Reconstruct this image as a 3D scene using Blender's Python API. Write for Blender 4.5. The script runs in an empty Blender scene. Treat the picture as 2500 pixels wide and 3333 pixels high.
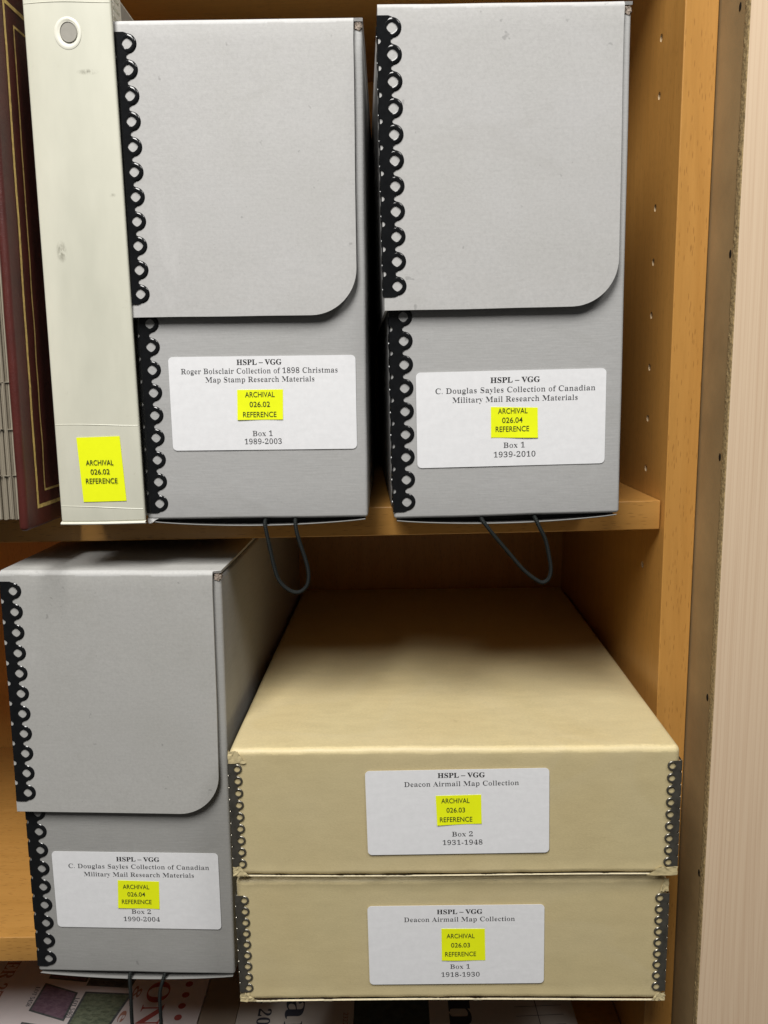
import bpy, bmesh, math, random
from mathutils import Vector, Matrix, noise
from math import sin, cos, pi, radians

random.seed(11)
sc = bpy.context.scene
COL = sc.collection
S = 0.001                      # everything below is written in millimetres

# ------------------------------------------------------------------ camera
cam_d = bpy.data.cameras.new('camera')
cam = bpy.data.objects.new('camera', cam_d); COL.objects.link(cam)
F_PX, IMG_H = 2596.92, 3333.0
cam_d.sensor_fit = 'VERTICAL'; cam_d.sensor_height = 36.0
cam_d.lens = F_PX / IMG_H * 36.0
cam_d.clip_start = 0.01; cam_d.clip_end = 50
PITCH, YAW, ROLL = -0.1681, 0.0073, -0.0192
def cam_axes():
    cp, sp, cr, sr, cy, sy = cos(PITCH), sin(PITCH), cos(ROLL), sin(ROLL), cos(YAW), sin(YAW)
    def back(x3, y2, z3):
        x = cr*x3 - sr*z3; z2 = sr*x3 + cr*z3
        y = cp*y2 - sp*z2; z = sp*y2 + cp*z2
        return Vector((cy*x - sy*y, sy*x + cy*y, z))
    return back(1, 0, 0), back(0, 0, 1), back(0, 1, 0)
R_, U_, F_ = cam_axes()
m = Matrix(((R_.x, U_.x, -F_.x), (R_.y, U_.y, -F_.y), (R_.z, U_.z, -F_.z))).to_4x4()
m.translation = Vector((34.05, -475.24, 77.07)) * S
cam.matrix_world = m
sc.camera = cam

# ------------------------------------------------------------------ world and lamps
w = bpy.data.worlds.new('World'); sc.world = w; w.use_nodes = True
bg = w.node_tree.nodes['Background']
bg.inputs[0].default_value = (1.0, 0.97, 0.92, 1); bg.inputs[1].default_value = 0.055

def area(name, loc, target, sx, sy, power, col):
    d = bpy.data.lights.new(name, 'AREA'); d.shape = 'RECTANGLE'; d.size = sx; d.size_y = sy
    d.energy = power; d.color = col
    o = bpy.data.objects.new(name, d); COL.objects.link(o)
    o.location = loc
    o.rotation_euler = (Vector(target) - Vector(loc)).to_track_quat('-Z', 'Y').to_euler()
    return o
area('ceiling_lamp', (-0.24, -0.88, 1.20), (0.0, 0.0, 0.0), 0.46, 0.80, 31, (1.0, 0.98, 0.94))
area('right_fill_lamp', (1.15, -1.10, 1.90), (0.0, 0.0, 0.0), 0.6, 0.6, 18, (1.0, 0.975, 0.93))  # unseen fill lamp, added to lighten the right-facing box sides

sc.view_settings.view_transform = 'Standard'; sc.view_settings.look = 'None'
sc.view_settings.exposure = 0; sc.view_settings.gamma = 1
sc.view_settings.use_curve_mapping = False
sc.render.engine = 'CYCLES'
sc.cycles.use_denoising = True
sc.cycles.max_bounces = 8

# ------------------------------------------------------------------ materials
class NT:
    def __init__(s, name):
        s.m = bpy.data.materials.new(name); s.m.use_nodes = True
        s.t = s.m.node_tree; s.b = s.t.nodes['Principled BSDF']
        s.co = s.t.nodes.new('ShaderNodeTexCoord').outputs['Object']
    def n(s, typ, **kw):
        nd = s.t.nodes.new(typ)
        for k, v in kw.items():
            if k in nd.inputs: nd.inputs[k].default_value = v
            else: setattr(nd, k, v)
        return nd
    def l(s, a, b): s.t.links.new(a, b)
    def vary(s):
        """shift the pattern by the object's own place so that no two boxes carry the same marks"""
        oi = s.n('ShaderNodeObjectInfo'); v = s.n('ShaderNodeVectorMath', operation='MULTIPLY_ADD')
        s.l(oi.outputs['Location'], v.inputs[0]); v.inputs[1].default_value = (7.3, 0.0, 5.1); s.l(s.co, v.inputs[2]); s.co = v.outputs[0]
    def map(s, scale, rot=(0, 0, 0), src=None):
        mp = s.n('ShaderNodeMapping'); mp.inputs['Scale'].default_value = scale; mp.inputs['Rotation'].default_value = rot
        s.l(src or s.co, mp.inputs['Vector']); return mp.outputs[0]
    def noise(s, vec, scale=1.0, detail=3.0, rough=0.55, dist=0.0):
        nd = s.n('ShaderNodeTexNoise', Scale=scale, Detail=detail, Roughness=rough, Distortion=dist)
        s.l(vec, nd.inputs['Vector']); return nd.outputs['Fac']
    def ramp(s, fac, stops):
        nd = s.n('ShaderNodeValToRGB'); e = nd.color_ramp.elements
        while len(e) < len(stops): e.new(0.5)
        for el, (p, c) in zip(e, stops): el.position = p; el.color = (*c, 1) if len(c) == 3 else c
        s.l(fac, nd.inputs[0]); return nd.outputs[0]
    def mix(s, fac, a, b, mode='MIX'):
        nd = s.n('ShaderNodeMix', data_type='RGBA', blend_type=mode)
        for sock, val in ((nd.inputs[0], fac), (nd.inputs[6], a), (nd.inputs[7], b)):
            if isinstance(val, bpy.types.NodeSocket): s.l(val, sock)
            elif isinstance(val, (int, float)): sock.default_value = val
            else: sock.default_value = (*val, 1)
        return nd.outputs[2]
    def math(s, op, a, b=0.0):
        nd = s.n('ShaderNodeMath', operation=op)
        for i, val in enumerate((a, b)):
            if isinstance(val, bpy.types.NodeSocket): s.l(val, nd.inputs[i])
            else: nd.inputs[i].default_value = val
        return nd.outputs[0]
    def bump(s, h, strength=0.3, dist=0.0003):
        nd = s.n('ShaderNodeBump', Strength=strength, Distance=dist); s.l(h, nd.inputs['Height'])
        s.l(nd.outputs[0], s.b.inputs['Normal'])
    def out(s, col=None, rough=0.6, spec=0.5, metal=0.0, **kw):
        if col is not None:
            if isinstance(col, bpy.types.NodeSocket): s.l(col, s.b.inputs['Base Color'])
            else: s.b.inputs['Base Color'].default_value = (*col, 1)
        if isinstance(rough, bpy.types.NodeSocket): s.l(rough, s.b.inputs['Roughness'])
        else: s.b.inputs['Roughness'].default_value = rough
        s.b.inputs['Specular IOR Level'].default_value = spec
        s.b.inputs['Metallic'].default_value = metal
        for k, v in kw.items(): s.b.inputs[k].default_value = v
        return s.m

def mat_board(name, base, streak, warm=(1, 1, 1)):
    k = NT(name); k.vary()
    n1 = k.noise(k.map((620, 620, 620)), 1, 5, 0.72)
    n2 = k.noise(k.map((26, 26, 26)), 1, 3, 0.5)
    n3 = k.noise(k.map((90, 90, 1500)), 1, 3, 0.6)
    d = lambda f: tuple(b*f for b in base)
    c = k.ramp(n1, [(0.28, d(0.82)), (0.5, d(1.0)), (0.74, d(1.16))])
    c = k.mix(0.5, c, k.ramp(n2, [(0.3, tuple(b*f for b, f in zip(base, (0.95, 0.95, 0.93)))), (0.7, tuple(b*f for b, f in zip(base, (1.05, 1.05, 1.06))))]))
    c = k.mix(streak, c, k.ramp(n3, [(0.3, d(0.84)), (0.7, d(1.15))]))
    n5 = k.noise(k.map((170, 170, 170)), 1, 2, 0.5)
    c = k.mix(k.math('MULTIPLY', k.ramp(n5, [(0.735, (0, 0, 0)), (0.77, (1, 1, 1))]), 0.45), c, d(0.45))
    n6 = k.noise(k.map((13, 13, 30)), 1, 5, 0.7, 0.8)
    c = k.mix(k.math('MULTIPLY', k.ramp(n6, [(0.58, (0, 0, 0)), (0.72, (1, 1, 1))]), 0.30), c, (base[0]*0.80, base[1]*0.79, base[2]*0.76))
    n7 = k.noise(k.map((60, 60, 16)), 1, 6, 0.75, 0.5)
    c = k.mix(k.math('MULTIPLY', k.ramp(n7, [(0.62, (0, 0, 0)), (0.74, (1, 1, 1))]), 0.35), c, d(1.22))
    h = k.math('ADD', n1, k.math('MULTIPLY', n3, streak*1.5))
    k.bump(h, 0.35, 0.00018)
    return k.out(c, 0.62, 0.35)

def mat_wood(name, along, base, dark, fleck, rough=0.38, fl=0.6):
    # along: 'z' or 'x', the direction of the grain
    k = NT(name)
    sc_ = {'z': (1, 1, 0.08), 'x': (0.08, 1, 1), 'y': (1, 0.08, 1)}[along]
    f = lambda q: tuple(q*v for v in sc_)
    n1 = k.noise(k.map(f(90)), 1, 5, 0.6, 0.4)
    n2 = k.noise(k.map(f(900)), 1, 2, 0.5)
    n3 = k.noise(k.map(f(330)), 1, 4, 0.6, 0.3)
    c = k.ramp(n1, [(0.28, dark), (0.7, base)])
    c = k.mix(k.math('MULTIPLY', n2, 0.35), c, dark)
    c = k.mix(k.math('MULTIPLY', k.ramp(n3, [(0.45, (0, 0, 0)), (0.68, (1, 1, 1))]), 0.4), c, tuple(q*0.82 for q in dark))
    n4 = k.noise(k.map(f(22)), 1, 3, 0.5, 1.0)
    c = k.mix(k.math('MULTIPLY', k.ramp(n4, [(0.35, (0, 0, 0)), (0.7, (1, 1, 1))]), 0.35), c, dark)
    v = k.n('ShaderNodeTexVoronoi', Scale=1.0, feature='F1'); k.l(k.map({'z': (880, 880, 125), 'x': (125, 880, 880), 'y': (880, 125, 880)}[along]), v.inputs['Vector'])
    cell = k.n('ShaderNodeSeparateColor'); k.l(v.outputs['Color'], cell.inputs[0])
    keep = k.math('GREATER_THAN', cell.outputs[0], 0.32)
    dot = k.math('MULTIPLY', k.ramp(v.outputs['Distance'], [(0.16, (1, 1, 1)), (0.30, (0, 0, 0))]), keep)
    c = k.mix(k.math('MULTIPLY', dot, fl), c, fleck)
    k.bump(k.math('SUBTRACT', n2, dot), 0.12, 0.0002)
    return k.out(c, rough, 0.45)

def mat_plain(name, col, rough=0.6, spec=0.4, metal=0.0, var=0.06, scale=300, bump=0.1, **kw):
    k = NT(name)
    n1 = k.noise(k.map((scale,)*3), 1, 4, 0.6)
    c = k.ramp(n1, [(0.3, tuple(x*(1-var) for x in col)), (0.7, tuple(min(1, x*(1+var)) for x in col))])
    if bump: k.bump(n1, bump, 0.0002)
    return k.out(c, rough, spec, metal, **kw)

M = {}
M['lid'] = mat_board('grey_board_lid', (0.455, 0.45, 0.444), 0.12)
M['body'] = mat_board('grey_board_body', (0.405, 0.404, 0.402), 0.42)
M['lid_highlight'] = mat_board('grey_board_highlight', (0.51, 0.508, 0.507), 0.12)  # paler copy, fold highlight painted in; torn paper uses it too
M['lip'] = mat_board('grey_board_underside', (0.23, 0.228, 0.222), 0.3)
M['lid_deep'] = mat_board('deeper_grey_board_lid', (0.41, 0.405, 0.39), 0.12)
M['lid_deep_highlight'] = mat_board('deeper_grey_board_highlight', (0.48, 0.478, 0.468), 0.12)  # same painted fold highlight for the deeper board
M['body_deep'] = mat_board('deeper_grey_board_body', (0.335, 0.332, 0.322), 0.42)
M['torn'] = mat_plain('torn_board', (0.27, 0.225, 0.19), 0.9, 0.1, var=0.6, scale=900, bump=0.8)
M['gap_shade'] = mat_plain('gap_shade_dark', (0.03, 0.028, 0.027), 0.8, 0.2)  # near-black, paints the shade in the gap under the box
M['black'] = mat_plain('black_enamel', (0.0075, 0.008, 0.009), 0.13, 0.5, var=0.2, scale=260, bump=0.10)
M['steel'] = mat_plain('dark_steel', (0.24, 0.225, 0.19), 0.30, 0.5, 0.85, var=0.25, scale=200, bump=0.12)
def mat_label():
    k = NT('label_paper')
    n1 = k.noise(k.map((260, 260, 260)), 1, 5, 0.65); n2 = k.noise(k.map((38, 38, 60)), 1, 3, 0.5, 1.2)
    c = k.ramp(n1, [(0.3, (0.775, 0.778, 0.80)), (0.7, (0.825, 0.828, 0.85))])
    k.bump(k.math('ADD', k.math('MULTIPLY', n1, 0.25), n2), 0.10, 0.0012)
    return k.out(c, 0.5, 0.4)
M['label'] = mat_label()
M['yellow'] = mat_plain('yellow_paper', (0.88, 0.96, 0.01), 0.5, 0.3, var=0.015, scale=300, bump=0.1)
M['ink'] = mat_plain('black_ink', (0.022, 0.022, 0.024), 0.6, 0.2, var=0.1, bump=0)
M['ink_thin'] = mat_plain('printed_ink', (0.05, 0.05, 0.055), 0.6, 0.2, var=0.1, bump=0)
M['ink_sticker'] = mat_plain('sticker_ink', (0.03, 0.045, 0.02), 0.6, 0.2, var=0.1, bump=0)
M['wood_v'] = mat_wood('beech_upright', 'z', (0.58, 0.30, 0.078), (0.50, 0.245, 0.057), (0.31, 0.14, 0.032))
M['wood_h'] = mat_wood('beech_shelf', 'x', (0.56, 0.29, 0.078), (0.48, 0.24, 0.058), (0.27, 0.12, 0.03))
M['hole'] = mat_plain('raw_chipboard_hole', (0.50, 0.37, 0.23), 0.9, 0.1)
M['hardboard'] = mat_plain('brown_hardboard', (0.318, 0.216, 0.104), 0.7, 0.3, var=0.14, scale=25, bump=0.02)
M['chip'] = mat_plain('chipboard', (0.30, 0.215, 0.105), 0.9, 0.2, var=0.55, scale=700, bump=1.0)
M['nail'] = mat_plain('nail_hole_dark', (0.012, 0.010, 0.008), 0.9, 0.1)
M['vinyl_grey'] = mat_plain('grey_plastic', (0.30, 0.285, 0.25), 0.5, 0.4, bump=0.02)
M['vinyl_white'] = mat_plain('white_plastic', (0.72, 0.71, 0.62), 0.35, 0.45, var=0.03, bump=0.03)
M['pocket'] = mat_plain('clear_pocket_edge', (0.30, 0.27, 0.21), 0.3, 0.5, bump=0)
M['gold'] = mat_plain('gold_foil', (0.80, 0.58, 0.20), 0.42, 0.5, 0.15, var=0.25, scale=500, bump=0.3)
M['red_ink'] = mat_plain('red_print', (0.40, 0.085, 0.075), 0.5, 0.3, bump=0)
M['rust_ink'] = mat_plain('rust_print', (0.42, 0.20, 0.15), 0.5, 0.3, bump=0)
M['navy'] = mat_plain('navy_print', (0.05, 0.055, 0.075), 0.5, 0.3, bump=0)
M['green_print'] = mat_plain('dark_green_print', (0.07, 0.09, 0.085), 0.45, 0.3, var=0.3, scale=200, bump=0)
M['paper_lilac'] = mat_plain('lilac_paper', (0.74, 0.67, 0.67), 0.4, 0.4, var=0.04, scale=40, bump=0.02)
M['paper_grey'] = mat_plain('grey_paper', (0.60, 0.55, 0.50), 0.45, 0.4, var=0.04, scale=40, bump=0.02)
M['paper_brown'] = mat_plain('brown_paper', (0.33, 0.27, 0.21), 0.5, 0.4, var=0.05, scale=40, bump=0.02)

def mat_stamp(name, a, b):
    k = NT(name)
    n1 = k.noise(k.map((220, 420, 220)), 1, 5, 0.7, 0.6)
    return k.out(k.ramp(n1, [(0.35, a), (0.62, b)]), 0.45, 0.3)
M['stamp_purple'] = mat_stamp('purple_stamp', (0.15, 0.09, 0.13), (0.25, 0.165, 0.21))
M['stamp_green'] = mat_stamp('green_stamp', (0.09, 0.11, 0.075), (0.22, 0.25, 0.17))
M['stamp_slate'] = mat_stamp('slate_stamp', (0.06, 0.068, 0.07), (0.14, 0.15, 0.15))
M['stamp_pale'] = mat_stamp('pale_stamp', (0.30, 0.22, 0.22), (0.45, 0.38, 0.36))

def mat_beige(nm, gain):
    k = NT(nm); k.vary()
    base = (0.565, 0.472, 0.265)
    base = tuple(b*gain for b in base)
    d = lambda f: tuple(b*f for b in base)
    n1 = k.noise(k.map((60, 160, 160)), 1, 5, 0.62)
    n2 = k.noise(k.map((14, 14, 14)), 1, 3, 0.5)
    n3 = k.noise(k.map((380, 380, 900)), 1, 3, 0.6)
    c = k.ramp(n1, [(0.3, d(0.89)), (0.7, d(1.09))])
    c = k.mix(0.4, c, k.ramp(n2, [(0.35, tuple(b*f for b, f in zip(base, (1.0, 0.95, 0.88)))), (0.65, tuple(b*f for b, f in zip(base, (1.02, 1.05, 1.06))))]))
    # small dark scuffs
    n4 = k.noise(k.map((45, 45, 110)), 1, 6, 0.72)
    c = k.mix(k.math('MULTIPLY', k.ramp(n4, [(0.63, (0, 0, 0)), (0.74, (1, 1, 1))]), 0.40), c, (0.25, 0.19, 0.10))
    # faint water marks
    n5 = k.noise(k.map((9, 9, 9)), 1, 2, 0.4, 0.8)
    c = k.mix(k.math('MULTIPLY', k.ramp(n5, [(0.44, (0, 0, 0)), (0.47, (1, 1, 1)), (0.60, (0, 0, 0))]), 0.25), c, (0.60, 0.52, 0.34))
    n6 = k.noise(k.map((700, 700, 1400)), 1, 4, 0.7)
    c = k.mix(0.35, c, k.ramp(n6, [(0.3, d(0.82)), (0.7, d(1.16))]))
    k.bump(k.math('ADD', n6, k.math('MULTIPLY', n1, 0.5)), 0.25, 0.0003)
    return k.out(c, k.ramp(n1, [(0.3, (0.42,)*3), (0.7, (0.55,)*3)]), 0.45)
M['beige'] = mat_beige('tan_board', 1.0); M['beige_highlight'] = mat_beige('tan_board_highlight', 1.13)  # second copy is lightened to paint the fold highlight
M['worn'] = mat_plain('worn_paper', (0.66, 0.59, 0.42), 0.8, 0.2, var=0.12, scale=600, bump=0.6)

def mat_pale():
    k = NT('pale_laminate')
    d = k.noise(k.map((11, 11, 1.1)), 1, 3, 0.5)
    sep = k.n('ShaderNodeSeparateXYZ'); k.l(k.co, sep.inputs[0])
    x = k.math('ADD', k.math('MULTIPLY', sep.outputs[0], 330), k.math('MULTIPLY', d, 15.0))
    saw = k.math('FRACT', x)
    n1 = k.noise(k.map((800, 800, 25)), 1, 3, 0.6)
    n2 = k.noise(k.map((55, 55, 2)), 1, 3, 0.5)
    n3 = k.noise(k.map((330, 330, 3.5)), 1, 3, 0.65, 0.3)
    lite, mid, line = (0.72, 0.555, 0.39), (0.67, 0.505, 0.35), (0.54, 0.365, 0.235)
    c = k.mix(k.math('MULTIPLY', k.ramp(saw, [(0.0, (0, 0, 0)), (0.70, (0.15,)*3), (0.93, (1, 1, 1)), (1.0, (0, 0, 0))]), k.ramp(n2, [(0.38, (0.15,)*3), (0.62, (0.9,)*3)])), lite, line)
    c = k.mix(k.math('MULTIPLY', k.ramp(n3, [(0.45, (0, 0, 0)), (0.72, (1, 1, 1))]), 0.5), c, line)
    c = k.mix(k.math('MULTIPLY', n1, 0.35), c, mid)
    k.bump(n1, 0.06, 0.0002)
    return k.out(c, 0.42, 0.45)
M['pale'] = mat_pale()

def mat_vinyl():
    k = NT('cream_vinyl')
    n1 = k.noise(k.map((45, 45, 14)), 1, 4, 0.55)
    c = k.ramp(n1, [(0.3, (0.555, 0.552, 0.462)), (0.7, (0.66, 0.652, 0.55))])
    n2 = k.noise(k.map((150, 150, 150)), 1, 5, 0.75)
    c = k.mix(k.math('MULTIPLY', k.ramp(n2, [(0.66, (0, 0, 0)), (0.78, (1, 1, 1))]), 0.45), c, (0.33, 0.30, 0.22))
    # the three smudges
    for (px, pz, rx, rz, st) in ((-134.6, 144.5, 3.2, 6.0, 1.0), (-114, 231, 6.0, 1.6, 0.75), (-106, 172, 2.0, 1.2, 0.5)):
        mp = k.n('ShaderNodeMapping'); mp.inputs['Location'].default_value = (-px/rx, 0, -pz/rz); mp.inputs['Scale'].default_value = (1/(rx*S), 0, 1/(rz*S))
        k.l(k.co, mp.inputs['Vector'])
        ln = k.n('ShaderNodeVectorMath', operation='LENGTH'); k.l(mp.outputs[0], ln.inputs[0])
        nn = k.noise(k.map((500, 500, 260)), 1, 4, 0.7)
        f = k.math('MULTIPLY', k.ramp(ln.outputs['Value'], [(0.0, (1, 1, 1)), (1.0, (0, 0, 0))]), k.ramp(nn, [(0.36, (0, 0, 0)), (0.58, (1, 1, 1))]))
        c = k.mix(k.math('MULTIPLY', f, st), c, (0.10, 0.09, 0.055))
    k.bump(n1, 0.12, 0.001)
    return k.out(c, 0.36, 0.45)
M['vinyl'] = mat_vinyl()

def mat_leather():
    k = NT('maroon_leatherette')
    v = k.n('ShaderNodeTexVoronoi', Scale=900.0, feature='DISTANCE_TO_EDGE'); k.l(k.co, v.inputs['Vector'])
    n1 = k.noise(k.map((40, 40, 40)), 1, 4, 0.6)
    c = k.ramp(n1, [(0.3, (0.062, 0.0135, 0.011)), (0.7, (0.10, 0.0195, 0.0145))])
    n2 = k.noise(k.map((500, 500, 160)), 1, 4, 0.7)
    c = k.mix(k.math('MULTIPLY', k.ramp(n2, [(0.68, (0, 0, 0)), (0.76, (1, 1, 1))]), 0.25), c, (0.30, 0.17, 0.14))
    k.bump(k.math('MINIMUM', v.outputs['Distance'], 0.25), 0.5, 0.0005)
    return k.out(c, 0.42, 0.45)
M['leather'] = mat_leather()

def mat_pages():
    k = NT('album_page_edges')
    n1 = k.noise(k.map((1500, 10, 3)), 1, 2, 0.6)
    c = k.ramp(n1, [(0.35, (0.13, 0.105, 0.075)), (0.5, (0.27, 0.235, 0.18)), (0.65, (0.38, 0.34, 0.26))])
    return k.out(c, 0.4, 0.5)
M['pages'] = mat_pages()

def mat_cord():
    k = NT('braided_cord')
    uv = k.n('ShaderNodeUVMap').outputs[0]
    mp1 = k.map((1, 1, 1), (0, 0, radians(45)), uv); 
    ck = k.n('ShaderNodeTexChecker', Scale=1.0); k.l(mp1, ck.inputs['Vector'])
    ck.inputs[1].default_value = (0.020, 0.023, 0.022, 1); ck.inputs[2].default_value = (0.006, 0.007, 0.007, 1)
    k.bump(ck.outputs['Fac'], 0.8, 0.0003)
    return k.out(ck.outputs['Color'], 0.75, 0.15)
M['cord'] = mat_cord()

# ------------------------------------------------------------------ mesh helpers
def link(name, verts, faces, mats, parent=None, midx=None, smooth=False, scale=S):
    me = bpy.data.meshes.new(name)
    me.from_pydata([tuple(c*scale for c in v) for v in verts], [], faces)
    for mm in (mats if isinstance(mats, (list, tuple)) else [mats]): me.materials.append(M[mm] if isinstance(mm, str) else mm)
    if midx: me.polygons.foreach_set('material_index', midx)
    me.polygons.foreach_set('use_smooth', [bool(smooth)]*len(me.polygons))
    me.update()
    o = bpy.data.objects.new(name, me); COL.objects.link(o)
    if parent: o.parent = parent
    return o

class MB:
    def __init__(s): s.v = []; s.f = []; s.m = []
    def add(s, verts, faces, mi=0):
        b = len(s.v); s.v += [tuple(x) for x in verts]
        s.f += [tuple(i+b for i in f) for f in faces]; s.m += [mi]*len(faces)
    def box(s, x0, x1, y0, y1, z0, z1, mi=0):
        v = [(x0,y0,z0),(x1,y0,z0),(x1,y1,z0),(x0,y1,z0),(x0,y0,z1),(x1,y0,z1),(x1,y1,z1),(x0,y1,z1)]
        s.add(v, [(0,3,2,1),(4,5,6,7),(0,1,5,4),(1,2,6,5),(2,3,7,6),(3,0,4,7)], mi)
    def rbox(s, x0, x1, y0, y1, z0, z1, r, n=(1, 1, 1), seg=3, disp=None, mi=0):
        """box with rounded edges; n = cells along each flat side; disp(Vector)->Vector offset"""
        lo, hi = Vector((x0, y0, z0)), Vector((x1, y1, z1))
        axes = []
        for a in range(3):
            L = hi[a]-lo[a]; rr = min(r, L*0.49)
            g = [rr*(1-cos(pi/2*i/seg))*1.0 for i in range(seg)]
            g = [rr*i/seg for i in range(seg)]
            t = g + [rr + (L-2*rr)*i/n[a] for i in range(n[a]+1)] + [L-q for q in reversed(g)]
            axes.append([lo[a]+q for q in t])
        idx = {}
        vs, fs = [], []
        def vid(p):
            key = tuple(round(c, 4) for c in p)
            if key in idx: return idx[key]
            q = Vector([min(max(p[a], lo[a]+min(r, (hi[a]-lo[a])*.49)), hi[a]-min(r, (hi[a]-lo[a])*.49)) for a in range(3)])
            d = Vector(p)-q
            if d.length > 1e-9:
                # spread the grid evenly over the rounding
                d2 = Vector([math.tan(min(abs(c)/r, 1)*pi/4)*(1 if c > 0 else -1) if abs(c) > 1e-9 else 0 for c in d])
                res = q + d2.normalized()*min(r, min(hi-lo)*.49)
            else: res = q
            if disp: res = res + disp(res)
            idx[key] = len(vs); vs.append(tuple(res)); return idx[key]
        for a in range(3):
            b, c = (a+1) % 3, (a+2) % 3
            for side, val in ((0, lo[a]), (1, hi[a])):
                for i in range(len(axes[b])-1):
                    for j in range(len(axes[c])-1):
                        quad = []
                        for (bi, cj) in ((i, j), (i+1, j), (i+1, j+1), (i, j+1)):
                            p = [0, 0, 0]; p[a] = val; p[b] = axes[b][bi]; p[c] = axes[c][cj]
                            quad.append(vid(p))
                        if len(set(quad)) < 3: continue
                        quad = list(dict.fromkeys(quad))
                        fs.append(tuple(quad) if side else tuple(reversed(quad)))
        s.add(vs, fs, mi)
    def prism(s, pts, y0, y1, mi=0):
        """polygon in the x-z plane (counter-clockwise seen from -y) between y0 (front) and y1"""
        n = len(pts)
        v = [(x, y0, z) for x, z in pts] + [(x, y1, z) for x, z in pts]
        f = [tuple(range(n)), tuple(reversed(range(n, 2*n)))]
        f += [(i, n+i, n+(i+1) % n, (i+1) % n) for i in range(n)]
        s.add(v, f, mi)
    def build(s, name, mats, parent=None, smooth=False):
        o = link(name, s.v, s.f, mats, parent, s.m, smooth)
        return o

def rounded_rect(x0, x1, z0, z1, r, seg=5):
    pts = []
    for cx, cz, a0 in ((x1-r, z0+r, -90), (x1-r, z1-r, 0), (x0+r, z1-r, 90), (x0+r, z0+r, 180)):
        for i in range(seg+1):
            a = radians(a0 + 90*i/seg); pts.append((cx+r*cos(a), cz+r*sin(a)))
    return pts

def smooth_by_angle(o, deg=40):
    me = o.data
    bm = bmesh.new(); bm.from_mesh(me)
    for f in bm.faces: f.smooth = True
    for e in bm.edges:
        if len(e.link_faces) == 2 and e.calc_face_angle(0) > radians(deg): e.smooth = False
    bm.to_mesh(me); bm.free()

def thing(name, label, cat, loc=(0, 0, 0), rot=(0, 0, 0), group=None):
    o = bpy.data.objects.new(name, None); COL.objects.link(o)
    o.location = Vector(loc)*S; o.rotation_euler = rot; o.empty_display_size = 0.02
    o['label'] = label; o['category'] = cat
    if group: o['group'] = group
    return o

def disp_noise(amp, scale, seed=0.0):
    def f(p):
        q = Vector((p.x*scale+seed, p.y*scale, p.z*scale))
        return noise.noise_vector(q)*amp
    return f

# --- lettering: glyph outlines turned into thin meshes
def serif(t):
    r = ''
    for ch in t:
        if 'A' <= ch <= 'Z': r += chr(0x1D400+ord(ch)-65)
        elif 'a' <= ch <= 'z': r += chr(0x1D41A+ord(ch)-97)
        elif ch.isdigit(): r += chr(0x1D7CE+ord(ch)-48)
        else: r += ch
    return r
_capcache = {}
def glyph_mesh(text, offset=0.0):
    c = bpy.data.curves.new('lettering', 'FONT'); c.body = text; c.offset = offset; c.resolution_u = 4; c.size = 1
    o = bpy.data.objects.new('lettering', c); COL.objects.link(o)
    dg = bpy.context.evaluated_depsgraph_get(); dg.update()
    me = bpy.data.meshes.new_from_object(o.evaluated_get(dg))
    vs = [tuple(v.co) for v in me.vertices]; fs = [tuple(p.vertices) for p in me.polygons]
    bpy.data.objects.remove(o); bpy.data.curves.remove(c); bpy.data.meshes.remove(me)
    return vs, fs
def thin(vs, fs, dx, dy):
    """move the outline inwards by dx across and outwards by dy up and down (turns bold letters into regular ones)"""
    cnt = {}
    for f in fs:
        for a, b in zip(f, f[1:]+f[:1]): cnt[(a, b)] = cnt.get((a, b), 0)+1
    nrm = {}
    for (a, b), k in cnt.items():
        if (b, a) in cnt: continue
        ex, ey = vs[b][0]-vs[a][0], vs[b][1]-vs[a][1]
        L = math.hypot(ex, ey) or 1
        for q in (a, b):
            n = nrm.setdefault(q, [0.0, 0.0]); n[0] += ey/L; n[1] -= ex/L
    out = []
    for i, v in enumerate(vs):
        if i in nrm:
            nx, ny = nrm[i]; L = math.hypot(nx, ny) or 1
            out.append((v[0]-dx*nx/L, v[1]+dy*ny/L, v[2]))
        else: out.append(v)
    return out
def cap_height(font):
    if font not in _capcache:
        vs, _ = glyph_mesh(serif('H') if font == 'serif' else 'H'); _capcache[font] = max(v[1] for v in vs)
    return _capcache[font]
def lettering(lines, y, mat, parent, name='lettering'):
    for ln in lines: lettering_line([ln], y, mat, parent, name)
def lettering_line(lines, y, mat, parent, name):
    """lines: (text, x centre, z of the mid line, width, cap height, font, offset); written in the plane y facing -y"""
    V, Fc = [], []
    for text, xc, zc, wid, cap, font, off in lines:
        vs, fs = glyph_mesh(serif(text) if font == 'serif' else text, max(off, 0))
        if off < 0:
            # weld the outline first so that both sides of every edge are known
            idx = {}; rm = []; nv = []
            for v in vs:
                key = (round(v[0], 5), round(v[1], 5))
                if key not in idx: idx[key] = len(nv); nv.append(v)
                rm.append(idx[key])
            fs = [tuple(dict.fromkeys(rm[i] for i in f)) for f in fs]; fs = [f for f in fs if len(f) > 2]
            a = sum((nv[f[1]][0]-nv[f[0]][0])*(nv[f[2]][1]-nv[f[0]][1])-(nv[f[2]][0]-nv[f[0]][0])*(nv[f[1]][1]-nv[f[0]][1]) for f in fs)
            sg = 1 if a > 0 else -1
            vs = thin(nv, fs, -off*sg, 0.008*sg)
        x0 = min(v[0] for v in vs); x1 = max(v[0] for v in vs)
        sx = wid/(x1-x0); sz = cap/cap_height(font); b = len(V)
        V += [(xc+(v[0]-(x0+x1)/2)*sx, y, zc-cap/2+v[1]*sz) for v in vs]
        Fc += [tuple(i+b for i in f) for f in fs]
    return link(name, V, Fc, mat, parent)

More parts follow.
